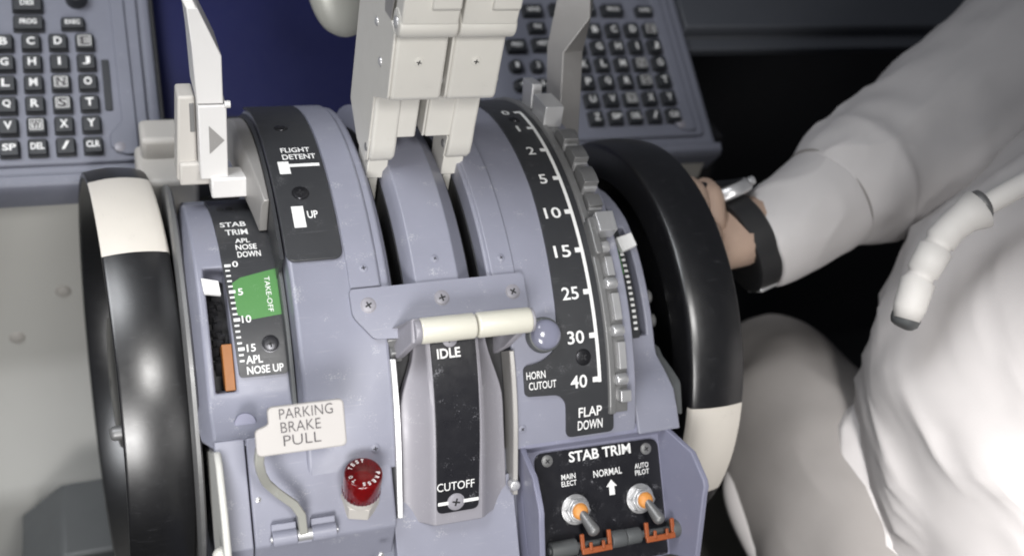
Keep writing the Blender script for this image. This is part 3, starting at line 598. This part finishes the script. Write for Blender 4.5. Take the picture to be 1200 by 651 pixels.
# ================================================================== KEYPAD UNITS AND THE PANEL BEHIND
KP = 1.75; KR = 1.64
def keypad(x0, s0, label, cols, extra, mirror=False, xr=(0, 1)):
    t = thing('keypad_unit', label, 'keypad', CD((xr[0] + xr[1]) / 2, 3, 0), 'keypad units')
    b = MB(); b.plate([(xr[0], -9), (xr[1], -9), (xr[1], 9.6), (xr[0], 9.6)], -1.5, .28, CD, 1, .5); b.build('face_plate', M['blue2'], t, bev=.12)
    rows = ['ABCDE', 'FGHIJ', 'KLMNO', 'PQRST', 'UVWXY', ['Z', 'SP', 'DEL', '/', 'CLR']]
    def key(x, s_, w, h, txt, tw, th, pale=False, rnd=.12):
        b = MB(); b.plate([(x - w - .07, s_ - h - .07), (x + w + .07, s_ - h - .07), (x + w + .07, s_ + h + .07), (x - w - .07, s_ + h + .07)], .2, .42, CD, 1, rnd)
        b.plate([(x - w, s_ - h), (x + w, s_ - h), (x + w, s_ + h), (x - w, s_ + h)], .35, .80, CD, 1, rnd); k = b.build('key', M['keys'], t, bev=.07)
        if pale:
            b = MB()
            for (a0, a1, c0, c1) in ((-.44, .44, -.42, -.34), (-.44, .44, .34, .42), (-.44, -.36, -.42, .42), (.36, .44, -.42, .42)): mark(b, x + a0, x + a1, s_ + c0, s_ + c1, CD, hgt=.815)
            mark(b, x - .3, x + .3, s_ - .28, s_ + .28, CD, hgt=.812); b.build('pale_square', M['keylight'], k)
        if txt:
            b = MB(); text(b, txt, x, s_, tw, th, CD, 1, .83, bold=.03); b.build('legend', M['ink'] if pale else M['white'], k)
    for r, row in enumerate(rows):
        for c, ch in enumerate(row):
            if c not in cols: continue
            key(x0 + c * KP, s0 + r * KR, .58, .58, ch, .52 if len(ch) == 1 and ch != 'I' else .16 if ch == 'I' else .86, .62 if len(ch) == 1 else .5, ch in 'ENSW')
    for q in extra: key(*q)
    sx, ss_ = xr[1] - 3.7, s0
    b = MB(); b.plate([(xr[1] - 1.9, -7), (xr[1] - .9, -7), (xr[1] - .75, 9.2), (xr[1] - 1.75, 9.2), (xr[1] - 2.6, 8.6), (xr[1] - 2.6, 7.6), (xr[1] - 1.75, 6.6)], .2, .50, CD, 1, .25); b.build('edge_latch', M['blue2'], t, bev=.1)
    b = MB(); b.plate([(xr[1] - 2.75, s0 + 1.35), (xr[1] - 2.25, s0 + 1.35), (xr[1] - 2.25, s0 + 5.4), (xr[1] - 2.75, s0 + 5.4)], .2, .42, CD, 1, .1)
    b.build('light_slot', M['keys'], t, bev=.04)
    b = MB(); b.dome(CD(xr[1] - 2.0, 8.6, .45), CDN, .42, .12, 20); b.build('screw', M['gate'], t)
    return t
L0, LS = -32.62, .28
keypad(L0, LS, 'grey-blue keypad unit in clear light, beside the white speed brake lever', (1, 2, 3, 4),
       [(-29.2, -2.85, .95, .55, 'DES', .9, .42), (-29.2, -1.3, .95, .55, 'PROG', 1.1, .42), (-26.3, -1.25, .75, .42, 'EXEC', 1.0, .36), (-32.3, -2.85, .95, .55, 'CRZ', .9, .42), (-32.3, -1.3, .95, .55, 'HOLD', 1.1, .42)], xr=(-46, -21.9))
rx, RS = 12.39, -.34
ex_ = [(9.06, -2.3, .85, .5, 'LEGS', 1.1, .36), (11.5, -2.4, .85, .5, 'ARR', .8, .36), (9.1, -.65, .7, .45, 'FIX', .7, .36), (6.95, 1.05, .8, .55, 'PREV', 1.0, .4), (9.2, .95, .8, .55, 'NEXT', 1.0, .4),
       (16.3, -2.3, .95, .5, 'PROG', 1.1, .36), (19.3, -2.2, .75, .42, 'EXEC', 1.0, .32), (13.9, -2.4, .8, .5, 'HOLD', 1.0, .36)]
for i, (x, s_, tt) in enumerate(((6.55, 2.9, '1'), (8.35, 2.95, '2'), (10.15, 2.95, '3'), (6.6, 4.65, '4'), (8.4, 4.65, '5'), (10.2, 4.65, '6'), (6.65, 6.4, '7'), (8.45, 6.4, '8'), (10.2, 6.4, '9'))): ex_.append((x, s_, .52, .52, tt, .3, .48, False, .5))
keypad(rx, RS, 'dim shaded keypad unit with round number keys, partly hidden behind the thrust levers', (0, 1, 2, 3, 4), ex_, xr=(3.2, 22.0))
for t in [o for o in bpy.data.objects if o.name.startswith('keypad_unit')]:
    x = -25.95 if t.location.x < 0 else 19.2
    s_ = -3.4 if t.location.x < 0 else -4.4
    b = MB(); b.cyl(CD(x, s_, .2), CD(x, s_, 1.3), .75, .68, 28, .1); b.dome(CD(x + .3, s_ + .1, 1.3), CDN, .12, .08, 10); b.build('knob', M['keys'], t)

fp_ = thing('forward_panel', 'grey-blue forward panel frame holding the keypads and the navy display', 'instrument panel', CD(-9, 4, -2))
b = MB(); b.grid([-60, -21.0, 2.6, 23.2], [-30, -3.9 + -8, 6.3, 10.6], lambda x, s_: -21 < x < 2.6 and s_ < 6.3 and s_ > -12, -3.2, -.05, CD); b.build('frame', M['blue2'], fp_, bev=.5, seg=4)
b = MB(); b.prism([(10.3, .25), (11.0, .1), (11.3, -.4), (11.2, -3), (10.3, -3)], (CDO, CDD, CDN, Vector((1, 0, 0))), -60, 23.4); b.build('front_lip', M['blue2'], fp_, bev=.15)
lo = CD(0, 11.1, -1.2)
b = MB(); lo = lo + Vector((0, 5.0, 0)); fz = (Vector((0, lo.y, lo.z)), Vector((0, 1, 0)), Vector((0, 0, 1)), Vector((1, 0, 0)))
b.prism([(0, 1), (.6, -10), (.6, -20), (-.2, -22.2), (-6.5, -28.0), (-7.2, -30), (-7.4, -60), (20, -60), (20, 1)], fz, -62, 10.5); sk = b.build('lower_skirt', M['skirt'], fp_, bev=.6, seg=4)
for u, v_ in ((75, 473), (74, 341), (20, 395)):
    d_ = at(u, v_, 1) - CAM; p = CAM + d_ * ((lo.y + .6 - CAM.y) / d_.y); b = MB(); b.dome((p.x, lo.y + .62, p.z), (0, -1, 0), .62, .3, 18); b.build('bolt', M['beige'], sk)
b = MB(); b.prism([(-4.95, .2), (-4.7, -2.3), (-3.5, -2.6), (-1, -2.6), (-1, .2)], fz, 10.5, 22.6); b.build('beige_trim', M['beige'], fp_, bev=.2)
b = MB(); b.prism([(.3, -2.3), (1.2, -14), (12, -14), (12, -2.4)], fz, 10.5, 21.5); b.build('dark_skirt', M['boxgrey'], fp_, bev=.2)
b = MB(); b.prism([(-4.3, .1), (-1.0, .1), (-.7, -.4), (-.7, -1.2), (.5, -1.3), (.6, -2.2), (-4.3, -2.2)], (CDO, CDD, CDN, Vector((1, 0, 0))), 23.25, 90); b.build('ledge', mat('dark_ledge_paint', (.065, .07, .082), .6), fp_, bev=.15)
b = MB(); p = at(190, 182, 71); b.box((p.x, p.y + 1.2, p.z - .2), (1.3, 1.3, 1.5)); b.build('latch_cap', M['beige'], fp_, bev=.35, seg=4)
b = MB(); p = at(195, 235, 70.5); b.box((p.x + .2, p.y + 2.0, p.z - 2.5), (1.9, 2.2, 4.2)); b.build('latch_base', M['beige'], fp_, bev=.4, seg=3)
b = MB(); b.prism([(-33.5, 0), (-30.4, 3.0), (-24, 3.2), (-24, -40), (-33.5, -40)], (Vector((0, 0, -22.5)), Vector((1, 0, 0)), Vector((0, 0, 1)), Vector((0, 1, 0))), 2.0, 9.0); o = b.build('pedal_box', M['boxgrey'], None, bev=.3, seg=3)
tag(o, 'dark grey sloped box low down beside the near trim wheel', 'box')
b = MB(); p = at(98, 573, 84); b.dome((p.x, 2.0, p.z), (0, -1, 0), .45, .2, 18); b.build('bolt', M['skirt'], o)

ds = thing('display_unit', 'dark navy display glass sunk in the frame behind the thrust levers', 'display', CD(-9, 0, -2))
b = MB(); b.plate([(-21.1, -12.2), (2.7, -12.2), (2.7, 6.4), (-21.1, 6.4)], -3.6, -2.4, CD, 1, .3); b.build('screen', M['navy'], ds)
b = MB(); b.grid([-21.05, -20.7, 2.3, 2.65], [-12.1, -11.7, 5.95, 6.35], lambda x, s_: -20.7 < x < 2.3 and -11.7 < s_ < 5.95, -3.2, -.5, CD); b.build('bezel', M['dark'], ds, bev=.1)

# footwell
b = MB(); b.box((60, 0, -62), (160, 150, .5)); tag(b.build('floor', M['floor']), None, None, kind='structure')
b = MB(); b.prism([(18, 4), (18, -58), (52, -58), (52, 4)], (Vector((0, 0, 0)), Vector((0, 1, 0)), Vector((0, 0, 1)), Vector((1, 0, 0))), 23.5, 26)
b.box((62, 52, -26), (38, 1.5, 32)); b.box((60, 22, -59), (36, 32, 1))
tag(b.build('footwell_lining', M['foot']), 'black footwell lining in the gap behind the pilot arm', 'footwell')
b = MB(); b.box((22, -3, -30), (9, 8, .6)); tag(b.build('floor_step', M['floor'], None, bev=.2), 'grey olive floor step between the pedestal and the pilot leg', 'floor step')

# ================================================================== THE PILOT
def skin(name, verts, edges, m, parent=None, sub=2, root=0, smooth_iter=0):
    me = bpy.data.meshes.new(name); me.from_pydata([Vector(v_[0]) * S for v_ in verts], edges, [])
    o = bpy.data.objects.new(name, me); COL.objects.link(o)
    md = o.modifiers.new('skin', 'SKIN'); md.use_smooth_shade = True
    if not me.skin_vertices: 
        bpy.context.view_layer.update()
    for i, sv in enumerate(me.skin_vertices[0].data):
        r = verts[i][1]; sv.radius = (r * S, r * S) if not isinstance(r, tuple) else (r[0] * S, r[1] * S); sv.use_root = (i == root)
    ms = o.modifiers.new('sub', 'SUBSURF'); ms.levels = ms.render_levels = sub
    bpy.context.view_layer.update()
    nm = bpy.data.meshes.new_from_object(o.evaluated_get(bpy.context.evaluated_depsgraph_get()))
    bpy.data.objects.remove(o); bpy.data.meshes.remove(me)
    nm.materials.clear(); nm.materials.append(m); nm.name = name
    for p in nm.polygons: p.use_smooth = True; p.material_index = 0
    o = bpy.data.objects.new(name, nm); COL.objects.link(o); o.parent = parent
    return o
wr_ = Vector((15.2, -1.9, 9.9)); el = Vector((36, 4.0, 15.5)); sh = Vector((56, -14, 38))
V = []; Eg = []
def add(p, r, par=None):
    V.append((p, r)); 
    if par is not None: Eg.append((par, len(V) - 1))
    return len(V) - 1
pel = add(at(1330, 760, 76), 6); wst = add(at(1320, 600, 76), 6, pel); chs = add(at(1420, 330, 76), 6, wst); s0_ = add(at(1420, 0, 80), 4.5, chs)
e0 = add(at(1150, 120, 81.5), 4.0, s0_); f1 = add(at(1000, 214, 77.4), 2.8, e0); f2 = add(at(940, 256, 75.4), 2.4, f1); w0 = add(wr_, (2.9, 2.3), f2)
hip = add(at(1150, 800, 76), 5, pel); kne = add(at(925, 480, 86), 4, hip); ank = add(at(905, 560, 125), 3, kne); add(at(900, 520, 130), 2.6, ank)
# left hand closed round the folding handle (axis along x near (12-17, .2, 11.7))
H = lambda x, y, z: Vector((x - 2.1, y - .6, z - 2.6))
pm = add(H(13.4, -2.4, 11.3), (3.0, 1.7), w0); pk = add(H(11.9, -2.2, 13.0), (2.9, 1.5), pm)
for dx, ln in ((-1.9, .92), (-.4, 1.0), (1.1, .96), (2.4, .8)):
    k0 = add(H(12.6 + dx * .9, -1.7, 13.9 - abs(dx - .2) * .12), .95, pk)
    k1 = add(H(12.9 + dx, .2, 15.0 * 1 - (1 - ln) * 2), .86, k0); k2 = add(H(13.1 + dx, 2.4 * ln, 14.2), .78, k1); k3 = add(H(13.2 + dx, 2.6 * ln, 12.4), .68, k2); add(H(13.2 + dx, 1.6, 11.3), .6, k3)
t0 = add(H(14.9, -.6, 11.6), 1.1, pm); t1 = add(H(15.6, 1.2, 11.4), .95, t0); add(H(15.0, 2.6, 12.4), .8, t1)
person = skin('person', V, Eg, M['skin'], None, 2, 0)
tag(person, 'pilot in pale grey shirt and trousers gripping the far trim wheel', 'person')
# shirt: sleeve, with the cuff seam and the turned fold, and the torso
def tube(name, rings, m, parent, n=40, thick=None, sub=1, wob=0.0, seed=1, fold=None):
    rnd = random.Random(seed); ph = [rnd.uniform(0, 6.28) for _ in range(6)]
    b = MB(); L = []
    C_ = [Vector(q[0]) for q in rings]
    for i, q in enumerate(rings):
        d = (C_[min(i + 1, len(C_) - 1)] - C_[max(i - 1, 0)]).normalized()
        a_ = (Vector((0, 0, 1)) - d * d.z); a_ = a_.normalized() if a_.length > .1 else d.orthogonal().normalized(); c_ = d.cross(a_)
        ra, rb = q[1], q[2] if len(q) > 2 else q[1]
        L.append([C_[i] + (a_ * math.cos(t) * ra + c_ * math.sin(t) * rb) * (1 + wob * (math.sin(3 * t + ph[0] + i * 1.3) + .6 * math.sin(5 * t + ph[1] - i * .9))) for t in [6.2832 * j / n for j in range(n)]])
    b.loops(L); o = b.build(name, m, parent, sharp=180, sub=sub)
    if fold:
        tx = bpy.data.textures.new('folds', 'CLOUDS'); tx.noise_scale = fold[1] * S; tx.noise_depth = 1
        md = o.modifiers.new('folds', 'DISPLACE'); md.texture = tx; md.strength = fold[0] * S; md.texture_coords = 'LOCAL'; md.mid_level = .5
        t2 = bpy.data.textures.new('creases', 'MUSGRAVE'); t2.musgrave_type = 'RIDGED_MULTIFRACTAL'; t2.noise_scale = fold[1] * 1.1 * S; t2.octaves = 2; t2.lacunarity = 2
        m2 = o.modifiers.new('creases', 'DISPLACE'); m2.texture = t2; m2.strength = fold[0] * .32 * S; m2.texture_coords = 'LOCAL'; m2.mid_level = .4
    return o
A_ = at(903, 281, 74.5); B_ = at(972, 231, 76.5); C2 = at(1010, 208, 77.5); D_ = at(1090, 170, 80); E_ = at(1180, 110, 82); F_ = at(1300, 40, 80)
ax = (B_ - A_).normalized()
P0 = at(884, 290, 74.2)
sleeve = tube('shirt_cuff', [(P0 + ax * .0, 2.4), (P0 - ax * .05, 2.9), (P0 + ax * .1, 3.15), (A_, 3.3), (A_.lerp(B_, .5), 3.62), (A_.lerp(B_, .9), 3.85), (B_ - ax * .08, 3.95), (B_ + ax * .02, 3.7), (B_ + ax * .3, 3.6), (B_ + ax * 1.0, 3.5)], M['cloth'], person, wob=.008, sub=3, fold=(.35, 4))
sm = tube('cuff_seam', [(B_ - ax * .22, 3.6), (B_ - ax * .2, 3.97), (B_ - ax * .08, 4.0), (B_ - ax * .06, 3.6)], M['trouser'], person, wob=.006, sub=1)
s2 = tube('shirt_sleeve', [(B_ - ax * .5, 3.6), (B_ - ax * .1, 3.86), (B_.lerp(C2, .35), 4.4), (C2.lerp(B_, .2), 4.85), (C2 - ax * .1, 5.15), (C2 + ax * .3, 4.95), (C2.lerp(D_, .25), 5.2), (D_, 6.3), (E_, 7.6), (F_, 8.8), (F_ + (F_ - E_) * 1.0, 9.5)], M['cloth'], person, wob=.012, sub=3, seed=4, fold=(.8, 5))
Tt = [at(1400, 720, 72), at(1330, 610, 72), at(1275, 520, 72), at(1300, 430, 73), at(1400, 320, 74), at(1560, 150, 76)]
Tt = [q - CR * 1.6 for q in Tt]
torso = tube('shirt_body', [(at(1420, 930, 73), 8), (at(1400, 830, 73), 9.5), (Tt[0], 11), (Tt[0].lerp(Tt[1], .6), 11.5), (Tt[1], 14), (Tt[1].lerp(Tt[2], .6), 15.2), (Tt[2], 15.4), (Tt[3], 14.6), (Tt[4], 14.2), (Tt[5], 13)], M['cloth'], person, wob=.025, sub=3, seed=9, n=48, fold=(1.6, 6))
tr = tube('trousers', [(at(862, 400, 95), 2.5), (at(880, 425, 93), 4.6), (at(900, 445, 90), 5.6), (at(922, 470, 86), 6.2), (at(950, 530, 82), 6.6), (at(985, 600, 79), 7.2), (at(1040, 690, 76), 8), (at(1120, 800, 74), 9)], M['trouser'], person, wob=.02, sub=3, seed=3, fold=(.9, 7))
lit_front = tube('lit_trouser_front', [(at(1015, 470, 79), 3), (at(1030, 520, 77.5), 5.0), (at(1055, 590, 76), 5.6), (at(1085, 680, 74), 6.2), (at(1130, 790, 72), 6.6)], M['cloth'], person, wob=.02, sub=3, seed=6, fold=(1.2, 6))  # front of the trousers, light on it put in as paler cloth
cf = tube('trouser_fold', [(at(862, 540, 81.5), .3), (at(858, 560, 81), .9), (at(866, 595, 80), 1.05), (at(890, 640, 78.5), 1.1), (at(925, 700, 77), 1.2)], M['cloth'], person, sub=2)

wt = thing('wristwatch', "wristwatch with black strap and silver case round the pilot's wrist", 'watch', (16, -1.9, 9.6))
d = (A_ - P0).normalized(); Wc = at(873, 285, 74)
wa = (CU - d * CU.dot(d)).normalized(); wb = d.cross(wa)
b = MB(); L = []
for q, r in ((-.85, 2.75), (-.85, 2.95), (-.75, 3.1), (.75, 3.2), (.85, 3.1), (.85, 2.75)): L.append([Wc + d * q + (wa * math.cos(t) * 1.08 + wb * math.sin(t) * .95) * r for t in [6.2832 * j / 56 for j in range(56)]])
b.loops(L); b.build('strap', M['strap'], wt)
wc2 = Wc + wa * 3.3 + d * .2
b = MB(); b.cyl(wc2, wc2 + wa * .9, 1.75, 1.6, 40, .25); cs = b.build('case', M['steel'], wt)
b = MB(); b.cyl(wc2 + wa * .9, wc2 + wa * .94, 1.35, n=36); b.build('dial', M['strap'], cs)
b = MB(); b.cyl(wc2 + wa * .45 + d * 1.7, wc2 + wa * .45 + d * 2.15, .32, n=16, round_=.06); b.build('crown', M['steel'], cs)
wc3 = Wc - wa * 3.25
b = MB(); b.box(wc3, (.7, 1.0, .15), (d, wb, wa)); b.build('buckle', M['steel'], wt, bev=.08)

# white ridged hose crossing the pilot's chest
ho = thing('ribbed_hose', "white ribbed hose with a dark end ring, hanging by the pilot's chest", 'hose', at(1090, 310, 66))
hp = [(1062, 374, 15), (1066, 360, 19), (1076, 330, 20), (1077, 327, 16), (1080, 322, 15), (1081, 319, 19), (1096, 292, 20.5), (1097, 290, 16), (1100, 285, 15.5), (1102, 282, 19), (1114, 268, 18), (1130, 255, 19.5), (1146, 245, 26), (1148, 243, 18)]
tube('ribbed_sleeve', [(at(u, v_, 63), r * 63 / FPX) for u, v_, r in hp], M['hose'], ho, n=40, sub=0)
tube('hose_tube', [(at(1138, 250, 63.4), .62), (at(1165, 235, 63.2), .66), (at(1210, 210, 63), .68), (at(1290, 170, 63), .7)], M['hose'], ho, n=24, sub=1)
tube('end_ring', [(at(1058, 384, 63.3), .3), (at(1059, 383, 63.3), .86), (at(1063, 366, 63.3), .92), (at(1064, 364, 63.3), .6)], M['boxgrey'], ho, n=28, sub=1)
tube('collar', [(at(1140, 246, 63.2), .9), (at(1150, 240, 63.2), 1.0), (at(1156, 237, 63.2), .9)], M['gunmetal'], ho, n=24, sub=1)

# ================================================================== LIGHT
w = bpy.data.worlds.new('World'); sc.world = w; w.use_nodes = True
w.node_tree.nodes['Background'].inputs[0].default_value = (.62, .66, .78, 1); w.node_tree.nodes['Background'].inputs[1].default_value = 0.085
def area(name, loc, to, size, power, col=(1, 1, 1), sy=None, spread=180):
    l = bpy.data.lights.new(name, 'AREA'); l.shape = 'RECTANGLE' if sy else 'SQUARE'; l.size = size * S; l.energy = power; l.color = col
    l.spread = spread * D2R
    if sy: l.size_y = sy * S
    o = bpy.data.objects.new(name, l); COL.objects.link(o); o.location = Vector(loc) * S
    o.rotation_euler = (Vector(to) - Vector(loc)).to_track_quat('-Z', 'Y').to_euler(); return o
def spot(name, loc, to, power, ang, r, col=(1, 1, 1), blend=1.0):
    l = bpy.data.lights.new(name, 'SPOT'); l.energy = power; l.color = col; l.shadow_soft_size = r * S; l.spot_size = ang * D2R; l.spot_blend = blend
    o = bpy.data.objects.new(name, l); COL.objects.link(o); o.location = Vector(loc) * S
    o.rotation_euler = (Vector(to) - Vector(loc)).to_track_quat('-Z', 'Y').to_euler(); return o
spot('high_lamp', (-11, -66, 72), (-14, -11, 4), 17, 62, 9, (1, .985, .96))
spot('torso_fill_spot', (-14, -76, 76), (30, -25, 1), 95, 24, 10, (1, .97, .95))  # added narrow spot, there only to brighten the pilot's torso
area('low_lamp', (-44, -96, 30), (-14, -10, 8), 34, 0.66, (1, .985, .97), None, 42)
area('overhead_fill', (-70, -5, 110), (-34, 10, 0), 60, 2.9, (.95, .97, 1), None, 84)  # added fill from above, aimed to lift the left keypad

sc.view_settings.view_transform = 'Standard'; sc.view_settings.look = 'None'; sc.view_settings.exposure = 0; sc.view_settings.gamma = 1
sc.cycles.filter_width = 1.9
sc.cycles.use_denoising = True
